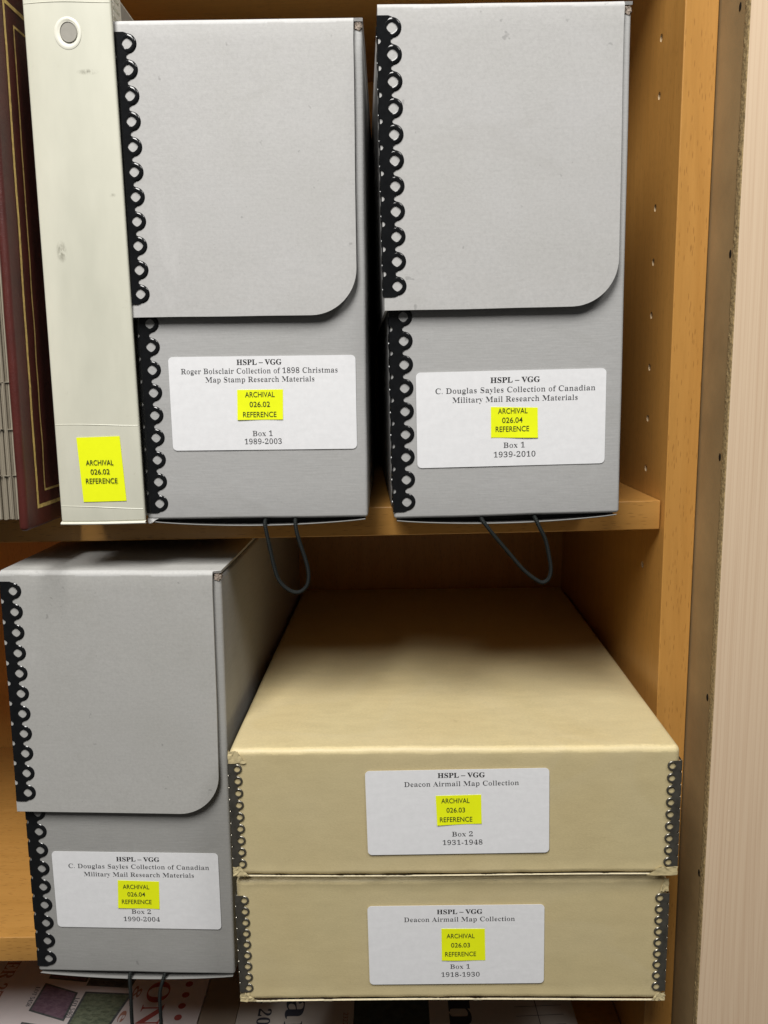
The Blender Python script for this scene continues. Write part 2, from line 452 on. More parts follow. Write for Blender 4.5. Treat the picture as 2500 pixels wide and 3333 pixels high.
def tube(path, rad, seg=10, sub=6):
    """smooth tube through points (Catmull-Rom); returns verts, faces, uvs"""
    P = [Vector(p) for p in path]; pts = []
    for i in range(len(P)-1):
        p0, p1, p2, p3 = P[max(i-1, 0)], P[i], P[i+1], P[min(i+2, len(P)-1)]
        for k in range(sub):
            t = k/sub
            pts.append(0.5*((2*p1)+(p2-p0)*t+(2*p0-5*p1+4*p2-p3)*t*t+(3*p1-p0-3*p2+p3)*t**3))
    pts.append(P[-1])
    V, Fs, UV = [], [], []
    ref = Vector((0, 1, 0)); L = 0
    for i, p in enumerate(pts):
        if i: L += (p-pts[i-1]).length
        d = (pts[min(i+1, len(pts)-1)]-pts[max(i-1, 0)]).normalized()
        a = ref - d*ref.dot(d)
        a = a.normalized(); b = d.cross(a)
        for k in range(seg):
            an = 2*pi*k/seg; V.append(tuple(p+rad*(cos(an)*a+sin(an)*b)))
    n = len(pts); Ls = [0]
    for i in range(1, n): Ls.append(Ls[-1]+(pts[i]-pts[i-1]).length)
    for i in range(n-1):
        for k in range(seg):
            k2 = (k+1) % seg
            Fs.append((i*seg+k, i*seg+k2, (i+1)*seg+k2, (i+1)*seg+k))
            UV += [(k/seg, Ls[i]), ((k+1)/seg, Ls[i]), ((k+1)/seg, Ls[i+1]), (k/seg, Ls[i+1])]
    return V, Fs, UV

def cord(name, path, parent, rad=1.1):
    V, Fs, UV = tube(path, rad)
    o = link(name, V, Fs, 'cord', parent, smooth=True)
    uvl = o.data.uv_layers.new(name='UVMap')
    for i, (a, b) in enumerate(UV): uvl.data[i].uv = (a*4.0*1.414, b*0.95*1.414)
    return o

# --- perforated metal edge (two legs folded round a vertical corner)
def edge_mesh(name, n, pitch, c, R, hole, p_exp, thick, vend, mat, legs=(1, 1), lipw=1.0):
    """local: fold along z at x=0,y=0; front leg runs to +x on the plane y=0 (facing -y); side leg to +y on plane x=0 (facing -x).
    z runs from 0 to total height; the first ring centre at z=vend."""
    H = vend*2+(n-1)*pitch
    rm = (hole+R)/2
    vr = pitch/2-R
    def flat():
        V, Fc = [], []
        def add(vs, fs):
            b = len(V); V.extend(vs); Fc.extend(tuple(i+b for i in f) for f in fs)
        # plate outline in (x across, z along)
        pts = []
        nd = 6; rn = R*0.30
        pts.append((0, 0)); 
        pts.append((c-R*0.35, 0))
        for k in range(n):
            zc = vend+k*pitch
            # valley before
            if k > 0:
                zm = zc-pitch/2; ox = 0.12*R; rf = math.hypot(ox, pitch/2)-R; a0 = math.atan2(pitch/2, ox)
                for i in range(9):
                    a = -a0+2*a0*i/8
                    pts.append((c+ox-rf*cos(a), zm+rf*sin(a)))
            else:
                pts.append((c, zc-R))
            for i in range(9):
                a = radians(-90+180*i/8)
                pts.append((c-rm*cos(a), zc+rm*sin(a)))
            if k == n-1: pts.append((c, zc+R))
        pts.append((c-R*0.35, H)); pts.append((0, H))
        for k in range(n-1, 0, -1):          # half-round notches on the fold
            zm = vend+k*pitch-pitch/2
            for i in range(7):
                a = radians(90-180*i/6)
                pts.append((rn*cos(a), zm+rn*sin(a)))
        m_ = len(pts)
        add([(x, -thick, z) for x, z in pts]+[(x, 0, z) for x, z in pts],
            [tuple(range(m_))]+[(i, m_+i, m_+(i+1) % m_, (i+1) % m_) for i in range(m_)])
        # rings
        sg = 28
        for k in range(n):
            zc = vend+k*pitch
            vs, fs = [], []
            for i in range(sg):
                a = 2*pi*i/sg
                hr = hole/((abs(cos(a))**p_exp+abs(sin(a))**p_exp)**(1/p_exp))
                inner = cos(a) < -0.05
                g = min(1, max(0, (cos(a)+0.55)/0.85)); g = g*g*(3-2*g); hm = thick*(1.06+0.74*g); wd_ = R-hr
                prof = [(hr, 0.0), (hr+0.04*wd_, -hm*0.80), (hr+0.22*wd_, -hm*0.96), (hr+0.45*wd_, -hm), (hr+0.66*wd_, -hm*0.90),
                        (hr+0.87*wd_, -hm*0.60), (R, 0.0 if not inner else -thick*0.95)]
                for r_, y_ in prof: vs.append((c+r_*cos(a), y_, zc+r_*sin(a)))
            q = 7
            for i in range(sg):
                j = (i+1) % sg
                for t in range(q-1):
                    fs.append((i*q+t, i*q+t+1, j*q+t+1, j*q+t))
            add(vs, fs)
        return V, Fc
    V, Fc = flat()
    allV, allF = [], []
    if legs[0]: allV += V; allF += Fc
    if legs[1]:
        b = len(allV)
        # mirror x<->y so that the leg lies on x=0 facing -x
        allV += [(y, x, z) for x, y, z in V]; allF += [tuple(i+b for i in reversed(f)) for f in Fc]
    me = bpy.data.meshes.new(name)
    me.from_pydata([tuple(q*S for q in v) for v in allV], [], allF)
    me.materials.append(M[mat]); me.update()
    bm = bmesh.new(); bm.from_mesh(me); bmesh.ops.recalc_face_normals(bm, faces=bm.faces)
    for f in bm.faces: f.smooth = True
    for e in bm.edges:
        if len(e.link_faces) == 2 and e.calc_face_angle(0) > radians(38): e.smooth = False
    bm.to_mesh(me); bm.free()
    return me

def place_mesh(name, me, parent, loc, mirror=False):
    o = bpy.data.objects.new(name, me); COL.objects.link(o); o.parent = parent
    o.location = Vector(loc)*S
    if mirror: o.scale = (-1, 1, 1)
    return o

# ================================================================== bookcase
XR, TP, T, YS, YB = 200.0, 18.46, 17.9, 6.2, 279.0
Z3 = -284.6
case = thing('bookcase', 'orange-brown beech bookcase whose shelves hold all the boxes', 'bookcase', (0, 0, -420))
def cs(mb, name, mats, smooth=False):
    o = mb.build(name, mats, None, smooth)
    o.parent = case; o.matrix_parent_inverse = Matrix.Translation(Vector((0, 0, 420*S)))
    return o
XL = -520.0
# right side panel with drilled shelf-pin holes
pm = MB(); pm.rbox(XR, XR+TP, 0, YB+8, -420, 420, 0.6, (1, 1, 1), 2)
panel = pm.build('side_panel', ['wood_v', 'hole'])
cut = MB()
for i in (-3, -2, -1, 0, 1, 3, 4, 5, 6, 7, 8, 10):
    z = 271.75-32*i; n = 14
    ring = [(38.4+2.25*cos(2*pi*k/n), z+2.25*sin(2*pi*k/n)) for k in range(n)]
    v = [(XR-1, y, z_) for y, z_ in ring]+[(XR+9, y, z_) for y, z_ in ring]
    f = [tuple(reversed(range(n))), tuple(range(n, 2*n))]+[(k, (k+1) % n, n+(k+1) % n, n+k) for k in range(n)]
    cut.add(v, f)
cutter = cut.build('cutter', ['hole'])
bmx = bmesh.new(); bmx.from_mesh(cutter.data); bmesh.ops.recalc_face_normals(bmx, faces=bmx.faces); bmx.to_mesh(cutter.data); bmx.free()
bmx = bmesh.new(); bmx.from_mesh(panel.data); bmesh.ops.recalc_face_normals(bmx, faces=bmx.faces); bmx.to_mesh(panel.data); bmx.free()
md = panel.modifiers.new('holes', 'BOOLEAN'); md.operation = 'DIFFERENCE'; md.object = cutter; md.solver = 'EXACT'
dg = bpy.context.evaluated_depsgraph_get(); dg.update()
newm = bpy.data.meshes.new_from_object(panel.evaluated_get(dg))
panel.modifiers.clear(); old = panel.data; panel.data = newm; newm.name = 'side_panel'
newm.materials.clear(); newm.materials.append(M['wood_v']); newm.materials.append(M['hole'])
for p in newm.polygons:
    cx, cy = p.center.x/S, p.center.y/S
    p.material_index = 1 if (XR+0.8 < cx < XR+9.5 and 35 < cy < 42) else 0
bpy.data.objects.remove(cutter)
panel.parent = case; panel.matrix_parent_inverse = Matrix.Translation(Vector((0, 0, 420*S)))

lp = MB(); lp.rbox(XL-TP, XL, 0, YB+8, -420, 420, 0.6, (1, 1, 1), 2); cs(lp, 'side_panel', ['wood_v'])
bp_ = MB(); bp_.box(XL+0.2, XR-0.2, YB, YB+5, -418, 418); cs(bp_, 'back_panel', ['wood_v'])
def shelf(ztop, front, sag):
    mb = MB()
    mb.rbox(XL+1, XR-0.6, front, YB-0.3, ztop-T, ztop, 0.7, (24, 1, 1), 2,
            disp=lambda p: Vector((0, 0, -sag*(1-((p.x+160)/360)**2) if abs(p.x+160) < 360 else 0)))
    o = cs(mb, 'shelf', ['wood_h'], True); smooth_by_angle(o, 50); return o
shelf(-0.6, YS, 1.2)
shelf(Z3-0.9, -1.0, 0.0)
shelf(332+T, YS, 0.0)
shelf(-402.2, YS+2, 0.0)

# ================================================================== pale end panel on the right
wp = thing('wood_panel', 'pale pinkish wood-grain panel with chipped raw edge standing right of the bookcase', 'panel', (219, -38, -420))
def wpart(mb, name, mats, smooth=False):
    o = mb.build(name, mats, None, smooth); o.parent = wp
    o.matrix_parent_inverse = Matrix.Translation(Vector((-219, 38, 420))*S); return o
mb = MB(); mb.box(219.6, 430, -38.0, -36.6, -420, 420); wpart(mb, 'laminate_face', ['pale'])
mb = MB(); mb.box(219.4, 430, -32.2, 40, -420, 420); wpart(mb, 'hardboard_side', ['hardboard'])
# ragged chipboard edge
V, Fc = [], []
N = 900
for i in range(N+1):
    z = -420+840*i/N
    j = noise.noise(Vector((z*0.10, 3, 0)))*0.8+noise.noise(Vector((z*0.45, 9, 0)))*0.7
    j2 = noise.noise(Vector((z*0.3, 17, 0)))*0.35
    rows = [(219.75, -37.95), (219.0+j2*0.5, -37.75+j2*0.3), (218.7+j2, -36.3), (218.6-j2, -34.6+j*0.4), (218.9, -32.6+j), (219.9, -32.0+j)]
    V += [(x, y, z) for x, y in rows]
q = 6
for i in range(N):
    for t in range(q-1): Fc.append((i*q+t, i*q+t+1, (i+1)*q+t+1, (i+1)*q+t))
mb = MB(); mb.add(V, Fc); wpart(mb, 'chipboard_edge', ['chip'])
for (y, z) in ((-25.5, 261.5), (-29, 138.4), (-29, 29.1), (-29, -113), (-30, -226)):
    mb = MB(); n = 12
    ring = [(y+1.5*cos(2*pi*k/n), z+2.3*sin(2*pi*k/n)) for k in range(n)]
    inn = [(y+0.9*cos(2*pi*k/n), z+1.5*sin(2*pi*k/n)) for k in range(n)]
    mb.add([(219.32, a, b) for a, b in ring]+[(219.05, a, b) for a, b in inn], [tuple(reversed(range(n, 2*n)))]+[(k, n+k, n+(k+1) % n, (k+1) % n) for k in range(n)])
    wpart(mb, 'nail_hole', ['nail'])

# ================================================================== grey document boxes
BW, BH, BD, LO, LF = 123.6, 257.2, 308.0, 2.66, 110.6
EDGE_LID = edge_mesh('metal_edge', 11, 12.3, 7.0, 4.80, 2.6, 1.5, 0.36, 5.4, 'black')
for _v in EDGE_LID.vertices: _v.co.y -= 1.7*max(0, (1-(_v.co.z/S+117.4-LF)/110.0))**2.2*S
EDGE_BASE = edge_mesh('metal_edge', 9, 12.25, 7.2, 4.80, 2.6, 1.5, 0.36, 5.4, 'black')

def label_part(parent, u, v, rot, y, lines, sticker, yl):
    lb = MB(); lb.prism(rounded_rect(0, 101.6, 0, 50.8, 2.4), -0.16, 0.0)
    L = lb.build('label', ['label'], parent)
    L.location = Vector((u, y, v))*S; L.rotation_euler = (0, -rot, 0)
    tl = [(t, x, z, wd, 2.8, 'serif', 0.007 if i == 0 else -0.023) for i, (t, x, z, wd) in enumerate(lines)]
    lettering(tl[:1], -0.24, 'ink', L)
    lettering(tl[1:], -0.24, 'ink_thin', L)
    tl_, tr_, br_, bl_ = [Vector(q) for q in sticker]
    zt_, zb_ = max(tl_.y, tr_.y), min(bl_.y, br_.y)
    lift = lambda x, z: -0.42*max(0, min(1, (zt_-z)/(zt_-zb_)))**3*(0.55+0.45*sin(x*0.19+v))
    V = []; n = 12
    for j in range(n+1):
        for i in range(n+1):
            p = bl_.lerp(br_, i/n).lerp(tl_.lerp(tr_, i/n), j/n); V.append((p.x, -0.30+lift(p.x, p.y), p.y))
    f = [(j*(n+1)+i, j*(n+1)+i+1, (j+1)*(n+1)+i+1, (j+1)*(n+1)+i) for j in range(n) for i in range(n)]
    K = link('yellow_sticker', V, f, 'yellow', parent)
    K.location = L.location; K.rotation_euler = L.rotation_euler
    bm = bmesh.new(); bm.from_mesh(K.data); bm.faces.ensure_lookup_table()
    if bm.faces[0].normal.y > 0: bmesh.ops.reverse_faces(bm, faces=bm.faces)
    bmesh.ops.solidify(bm, geom=bm.faces[:], thickness=0.08*S); bm.to_mesh(K.data); bm.free()
    n0 = len(K.children)
    lettering([(t, x, z, wd, 2.8, 'sans', 0.004) for t, x, z, wd in yl], -0.44, 'ink_sticker', K)
    for ch in K.children:
        for vv in ch.data.vertices: vv.co.y += lift(vv.co.x/S, vv.co.z/S)*S
    return L

def document_box(label, loc, a, t, s, lab, cord_path, seed, board=('lid', 'lid_highlight', 'body')):
    B = thing('document_box', label, 'box', loc, (0, t, a), 'grey document boxes with black metal edges')
    sh = lambda p: Vector((p.z*s, 0, 0))
    dn = disp_noise(0.25, 0.03, seed)
    # body
    mb = MB()
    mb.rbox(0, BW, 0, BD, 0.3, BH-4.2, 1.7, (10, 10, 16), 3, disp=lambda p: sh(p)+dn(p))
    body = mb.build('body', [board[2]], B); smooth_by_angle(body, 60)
    # bottom board sagging below the front panel
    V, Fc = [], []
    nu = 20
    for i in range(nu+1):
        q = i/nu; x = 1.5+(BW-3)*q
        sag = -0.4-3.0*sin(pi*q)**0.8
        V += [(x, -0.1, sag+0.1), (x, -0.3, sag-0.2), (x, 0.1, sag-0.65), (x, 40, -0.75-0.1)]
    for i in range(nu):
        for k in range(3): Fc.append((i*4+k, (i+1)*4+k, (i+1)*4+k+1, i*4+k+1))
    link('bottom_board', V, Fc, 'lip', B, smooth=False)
    V, Fc = [], []
    for i in range(nu+1):
        q = i/nu; x = 1.5+(BW-3)*q
        sag = -0.4-3.0*sin(pi*q)**0.8
        V += [(x, 7, 0.5), (x, 7, sag-0.6)]
    for i in range(nu): Fc.append((i*2, i*2+1, i*2+3, i*2+2))
    link('bottom_gap_shade', V, Fc, 'gap_shade', B)  # dark sheet put behind the gap as painted shade
    # lid: one bent sheet, top > rounded fold > front flap with a round lower corner
    r = 3.0; rows = []                       # (w, v, umax)
    for k in range(8): rows.append((BD-(BD-r+LO)*k/8+0.0, BH, BW+0.5))
    for k in range(7):
        an = pi/2*k/6
        um = BW+0.3 if k < 2 else BW-4.3
        rows.append((-LO+r-r*sin(an), BH-r+r*cos(an), um))
    fl = 4.6; Rc = 24.0; uM = BW-fl
    zs = [BH-r-(BH-r-LF-Rc)*k/14 for k in range(1, 15)]+[LF+Rc*(1-sin(pi/2*k/14)) for k in range(1, 15)]
    for z in zs:
        d = z-LF
        um = uM if d >= Rc else uM-Rc+math.sqrt(max(0, Rc*Rc-(Rc-d)**2))
        ww = -LO-1.7*max(0, (1-d/110.0))**2.2
        rows.append((ww, z, um))
    nu = 14; V, Fc = [], []
    for (ww, z, um) in rows:
        for j in range(nu+1):
            u = -LO+(um+LO)*j/nu
            bow = -0.5*max(0, (1-(z-LF)/140))*(u/BW)**2
            p = Vector((u, ww+bow, z)); V.append(tuple(p+sh(p)+dn(p)*0.8))
    for i in range(len(rows)-1):
        for j in range(nu): Fc.append((i*(nu+1)+j, i*(nu+1)+j+1, (i+1)*(nu+1)+j+1, (i+1)*(nu+1)+j))
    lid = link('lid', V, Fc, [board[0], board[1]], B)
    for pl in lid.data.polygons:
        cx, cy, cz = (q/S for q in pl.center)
        if cz > BH-2.7+noise.noise(Vector((cx*0.2, seed, 0))) and cy < 0.5: pl.material_index = 1  # ragged highlight painted along the top-front fold
    bm = bmesh.new(); bm.from_mesh(lid.data)
    bmesh.ops.recalc_face_normals(bm, faces=bm.faces); bm.faces.ensure_lookup_table()
    top = max(bm.faces, key=lambda f: f.calc_center_median().z)
    if top.normal.z < 0: bmesh.ops.reverse_faces(bm, faces=bm.faces)
    bmesh.ops.solidify(bm, geom=bm.faces[:], thickness=1.5*S)
    bm.to_mesh(lid.data); bm.free()
    smooth_by_angle(lid, 40)
    sd = MB(); sd.rbox(-LO, -LO+1.5, -LO+0.3, BD, LF-0.5, BH-1.6, 0.5, (1, 6, 12), 2, disp=lambda p: sh(p)+Vector((0, -1.7*max(0, (1-(p.z-LF)/110.0))**2.2 if p.y < 5 else 0, 0)))
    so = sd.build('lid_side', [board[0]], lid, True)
    # torn raw corner where lid and body meet
    tb = MB(); tb.rbox(BW-4.2, BW-0.4, -0.4, 5, BH-6.2, BH-1.9, 0.9, (4, 4, 4), 2, disp=lambda p: sh(p)+noise.noise_vector(p*0.9)*0.9)
    tb.build('torn_corner', ['torn'], B)
    tb = MB(); tb.rbox(-LO+0.1, -LO+1.6, -LO+0.2, 3, BH-5.6, BH-1.2, 0.5, (3, 3, 4), 2, disp=lambda p: sh(p)+noise.noise_vector(p*0.9)*0.5)
    tb.build('torn_corner', ['torn'], B)
    # metal edges
    e = place_mesh('metal_edge', EDGE_LID, lid, (-LO-0.15+s*180, -LO-0.12, 117.4)); e.rotation_euler = (0, s, 0)
    e = place_mesh('metal_edge', EDGE_BASE, body, (-0.15+s*50, -0.12, 4.2)); e.rotation_euler = (0, s, 0)
    tv = []
    for j in range(4):
        for i in range(7):
            e = noise.noise_vector(Vector((i*0.9, j*1.3, seed)))*0.6
            tv.append((0.2+i*(1.0-0.22*j)+e.x*0.6, -0.35-abs(e.y)*0.9-0.15*j, 1.2-0.9*j+e.z*0.5))
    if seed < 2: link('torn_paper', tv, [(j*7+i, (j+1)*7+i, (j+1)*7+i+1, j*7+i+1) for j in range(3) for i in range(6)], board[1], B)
    u, v, rt, lines, st, yl = lab
    label_part(B, u+s*v, v, rt, -0.3, lines, st, yl)
    cord('pull_cord', cord_path, B)
    return B

document_box('grey archival box labelled 026.02 beside the cream binder on the upper shelf', (-101.8, -35.1, 0), -0.0002, 0.0059, 0.005,
    (16.42, 38.98, -0.001,
     [('HSPL – VGG', 49.3, 47.6, 24.4), ('Roger Boisclair Collection of 1898 Christmas', 49.2, 43.0, 85.1), ('Map Stamp Research Materials', 49.4, 38.4, 59.3), ('Box 1', 49.8, 9.0, 11.0), ('1989-2003', 50.0, 4.6, 20.4)],
     [(36.8, 32.8), (61.8, 32.8), (61.3, 16.5), (36.4, 16.5)],
     [('ARCHIVAL', 49.1, 30.2, 16.2), ('026.02', 48.9, 24.9, 11.2), ('REFERENCE', 48.7, 19.4, 18.3)]),
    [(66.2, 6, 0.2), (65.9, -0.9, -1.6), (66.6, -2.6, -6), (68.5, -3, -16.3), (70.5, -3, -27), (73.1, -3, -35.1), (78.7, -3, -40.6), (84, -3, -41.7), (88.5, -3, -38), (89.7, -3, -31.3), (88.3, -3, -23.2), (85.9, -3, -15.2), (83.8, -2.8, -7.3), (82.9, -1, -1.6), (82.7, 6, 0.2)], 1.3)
document_box('grey archival box labelled 026.04 Box 1 at the right end of upper shelf', (36.44, -46.9, 0), 0.0327, -0.0054, -0.0002,
    (13.14, 27.91, -0.0002,
     [('HSPL – VGG', 52.8, 45.9, 26.5), ('C. Douglas Sayles Collection of Canadian', 53.0, 40.8, 85.5), ('Military Mail Research Materials', 52.8, 35.9, 67.1), ('Box 1', 52.3, 11.2, 11.5), ('1939-2010', 52.6, 6.2, 22.6)],
     [(39.8, 31.8), (64.9, 30.9), (65.1, 14.8), (39.8, 15.5)],
     [('ARCHIVAL', 51.5, 29.5, 15.9), ('026.04', 51.3, 24.6, 11.0), ('REFERENCE', 51.3, 19.9, 18.0)]),
    [(47.6, 6, 0.2), (48.3, -0.9, -1.8), (50.4, -2.6, -4.8), (54.9, -3, -10.7), (62.5, -3, -20), (70.2, -3, -29.3), (76.6, -3, -34.8), (81, -3, -37), (84.3, -3, -35), (85.5, -3, -29.8), (84.4, -3, -21.9), (82.3, -3, -12.8), (79.2, -2.8, -6.3), (77.4, -1, -1.8), (77.0, 6, 0.2)], 5.7)
document_box('grey archival box labelled 026.04 Box 2 on lower shelf beside the tan boxes', (-190.18, -33.45, Z3), -0.0321, 0.0113, 0.0078,
    (14.7, 31.66, 0.001,
     [('HSPL – VGG', 52.6, 46.3, 26.4), ('C. Douglas Sayles Collection of Canadian', 52.8, 41.4, 86.0), ('Military Mail Research Materials', 52.6, 36.1, 67.4), ('Box 2', 52.7, 11.3, 12.0), ('1990-2004', 52.7, 6.2, 22.4)],
     [(39.5, 32.2), (64.8, 31.7), (64.2, 13.4), (38.7, 13.8)],
     [('ARCHIVAL', 50.5, 28.1, 16.3), ('026.04', 50.4, 23.1, 10.9), ('REFERENCE', 50.4, 18.1, 18.3)]),
    [(57.6, 6, 0.2), (57.9, -0.9, -1.6), (58.5, -2.8, -12.9), (58.3, -3, -33.2), (60, -3, -48), (67, -3, -56), (74.5, -3, -49), (76.5, -3, -33), (76.8, -3, -12.5), (79.3, -1, -1.4), (79.6, 6, 0.2)], 9.1, ('lid_deep', 'lid_deep_highlight', 'body_deep'))

# ================================================================== tan map boxes
EDGE_TAN = edge_mesh('metal_edge', 9, 7.22, 5.0, 2.85, 1.75, 1.9, 0.33, 2.9, 'steel')
EDGE_TAN_LOW = edge_mesh('metal_edge', 9, 7.12, 5.0, 2.85, 1.75, 1.9, 0.33, 2.9, 'steel')
def map_box(label, loc, a, W_, H_, D_, lab, edges, seed):
    B = thing('map_box', label, 'box', loc, (0, 0, a), 'tan map boxes in the stack')
    dn = disp_noise(0.32, 0.016, seed); dn2 = disp_noise(0.35, 0.12, seed+3)
    def dd(p):
        e = dn(p)
        if p.y < 6 and (p.z > H_-6 or p.z < 5): e = e+dn2(p)*0.8
        if p.z < 6: e = e+Vector((0, -0.8*(1-p.z/6), -0.5*sin(p.x*0.021+seed)))
        return e
    mb = MB(); mb.rbox(0, W_, 0, D_, 0.4, H_, 3.8, (70, 24, 24), 5, disp=dd)
    body = mb.build('body', ['beige', 'beige_highlight'], B); smooth_by_angle(body, 60)
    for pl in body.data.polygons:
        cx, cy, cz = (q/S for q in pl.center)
        if cy < 2.6+noise.noise(Vector((cx*0.15, seed, 0)))*0.9 and cz > H_-2.9+noise.noise(Vector((cx*0.11, 5, seed)))*0.9: pl.material_index = 1  # lighter tan along the top-front edge paints its highlight
    # worn, torn paper along the lower front edge
    wm = MB(); k = int(W_/0.7); up, dn_ = [], []
    for i in range(k+1):
        xx = 1.0+(W_-2.0)*i/k
        zb = -0.5*sin(xx*0.021+seed)
        a = noise.noise(Vector((xx*0.09, seed, 0))); b = noise.noise(Vector((xx*0.9, seed, 4)))
        c_ = noise.noise(Vector((xx*0.03, seed+2, 8))); h = max(0.0, -0.12+0.75*a+0.40*b+0.5*c_)
        up.append((xx, -0.90-0.10*b, zb+0.50+0.8*h)); dn_.append((xx, -0.84, zb+0.46-0.9*h))
    n = k+1
    wm.add(up+dn_+[(p[0], 0.5, p[2]) for p in dn_], [(i, n+i, n+i+1, i+1) for i in range(k)]+[(n+i, 2*n+i, 2*n+i+1, n+i+1) for i in range(k)])
    wm.build('worn_edge', ['worn'], B)
    # crumpled paper at the corners
    for (cx, cz, wd, ht, sgn) in edges['crumple']:
        cm = MB(); nx, nz = 8, 5; V = []
        for j in range(nz+1):
            for i in range(nx+1):
                s_ = -0.35+1.35*i/nx; z = cz+ht*(j/nz)
                ex = noise.noise_vector(Vector((i*0.9+seed*7, j*1.1, cx)))*0.9
                taper = 1-0.45*(j/nz)
                d_ = s_*wd*taper
                if d_ >= 0: p = Vector((cx+sgn*d_, -0.75, z))
                else: p = Vector((cx-sgn*0.8, -0.75-d_, z))
                V.append(tuple(p+Vector((ex.x, -abs(ex.y)*0.9, ex.z*0.8))))
        cm.add(V, [(j*(nx+1)+i, j*(nx+1)+i+1, (j+1)*(nx+1)+i+1, (j+1)*(nx+1)+i) for j in range(nz) for i in range(nx)])
        o = cm.build('crumpled_corner', ['beige'], B)
    for (x, z0, mir) in edges['metal']:
        e = place_mesh('metal_edge', edges.get('mesh', EDGE_TAN), body, (x, -0.45, z0), mir)
        e.rotation_euler = (0, edges.get('lean', 0)*(1 if not mir else 1), 0)
    u, v, rt, lines, st, yl = lab
    label_part(B, u, v, rt, -0.75, lines, st, yl)
    return B
GZ2 = 82.5
map_box('lower tan archival box labelled Box 1 1918-1930 at the bottom of the stack', (-58.6, -58.7, Z3-0.6), -0.0131, 247.6, 78.6, 337,
    (76.0, 11.1, 0.0063,
     [('HSPL – VGG', 53.0, 46.8, 26.2), ('Deacon Airmail Map Collection', 52.8, 42.0, 63.7), ('Box 1', 52.9, 11.4, 11.5), ('1918-1930', 53.1, 6.2, 22.3)],
     [(42.4, 36.0), (67.4, 35.7), (67.6, 15.4), (42.4, 15.7)],
     [('ARCHIVAL', 53.4, 31.4, 16.2), ('026.03', 53.3, 25.5, 10.9), ('REFERENCE', 53.3, 19.8, 17.9)]),
    {'mesh': EDGE_TAN_LOW, 'metal': [(-0.4, 6.1, False), (248.0, 6.1, True)], 'crumple': [(0.2, 0.2, 9, 5.5, 1), (247.3, 0.2, 7, 5.0, -1), (246.8, 70.5, 4, 8, -1)]}, 2.2)
map_box('upper tan archival box labelled Box 2 1931-1948 on top of the stack', (-58.04, -61.6, Z3+GZ2), -0.0194, 249.2, 77.0, 337.5,
    (76.42, 13.26, 0.0129,
     [('HSPL – VGG', 53.2, 47.5, 26.1), ('Deacon Airmail Map Collection', 53.2, 42.5, 63.3), ('Box 2', 53.3, 12.1, 11.7), ('1931-1948', 53.3, 7.0, 22.3)],
     [(38.8, 35.4), (64.0, 35.7), (64.1, 18.4), (39.3, 17.7)],
     [('ARCHIVAL', 49.7, 32.4, 15.7), ('026.03', 49.8, 26.8, 10.3), ('REFERENCE', 49.9, 21.2, 18.1)]),
    {'metal': [(-0.4, 5.0, False), (249.6, 5.4, True)], 'crumple': [(0.2, 0.2, 8, 6.0, 1), (249.0, 0.2, 16, 5.5, -1), (0.8, 69.0, 9, 7.4, 1)]}, 6.4)

# ================================================================== cream binder
BN = thing('ring_binder', 'cream vinyl ring binder with yellow sticker and finger hole on its spine', 'binder', (-126, -42, 0))
BY = -42.0
def k42(x): return 34.05+(x-34.05)*(433.2/442.2)       # the spine measured at y=-33, moved to y=-42
zk = lambda z: 77.07+(z-77.07)*(433.2/442.2)
def bpart(mb, name, mats, smooth=False, parent=None):
    o = mb.build(name, mats, None, smooth); o.parent = parent or BN
    if parent is None: o.matrix_parent_inverse = Matrix.Translation(Vector((126, 42, 0))*S)
    return o
xl0, xr0, xl1, xr1 = k42(-151.3), k42(-103.2)-0.7, k42(-147.9), k42(-102.2)-0.7
HB = 279.0
def spine_disp(p):
    q = (p.z)/HB
    x0 = xl0+(xl1-xl0)*q; x1 = xr0+(xr1-xr0)*q
    f = (p.x-xl0)/(xr0-xl0)
    bulge = -1.2*sin(pi*min(max(f, 0), 1))
    return Vector((x0+(x1-x0)*f-p.x, bulge*(1 if p.y < BY+1.5 else 0), 0))
# spine sheet with a real round opening
RX, RZ = k42(-125.6), zk(252.6)
sp = MB(); nz = 40
sp.rbox(xl0, xr0, BY, BY+2.6, 1.0, HB, 1.1, (14, 1, 40), 3, disp=spine_disp)
spine = bpart(sp, 'spine', ['vinyl']); smooth_by_angle(spine, 50)
# ring of the finger hole: dished white eyelet with a grey plug inside
def dish(name, prof, mats, cx, cz, y, oy=0):
    mb = MB(); n = 40; q = len(prof); V = []
    for i in range(n):
        a = 2*pi*i/n
        for (r_, d_, ox) in prof: V.append((cx+ox+r_*cos(a), y-d_, cz+ox*0.9+r_*1.13*sin(a)))
    mb.add(V, [(i*q+t, i*q+t+1, ((i+1) % n)*q+t+1, ((i+1) % n)*q+t) for i in range(n) for t in range(q-1)]+[tuple((i*q+q-1) for i in range(n))])
    o = bpart(mb, name, mats); bm = bmesh.new(); bm.from_mesh(o.data); bmesh.ops.recalc_face_normals(bm, faces=bm.faces)
    bm.to_mesh(o.data); bm.free(); smooth_by_angle(o, 35); return o
yb_ = BY-1.15
dish('finger_hole_ring', [(6.9, -0.4, 0), (6.7, 0.15, 0), (6.1, 0.35, 0), (5.3, 0.25, 0.1), (4.9, 0.1, 0.35), (4.35, 0.02, 0.5)], ['vinyl_white'], RX, RZ, yb_)
dish('finger_hole_plug', [(4.4, 0.02, 0.5), (4.3, 0.55, 0.5), (4.1, 0.62, 0.5), (3.9, 0.35, 0.5), (0.5, 0.3, 0.5)], ['vinyl_grey'], RX, RZ, yb_)
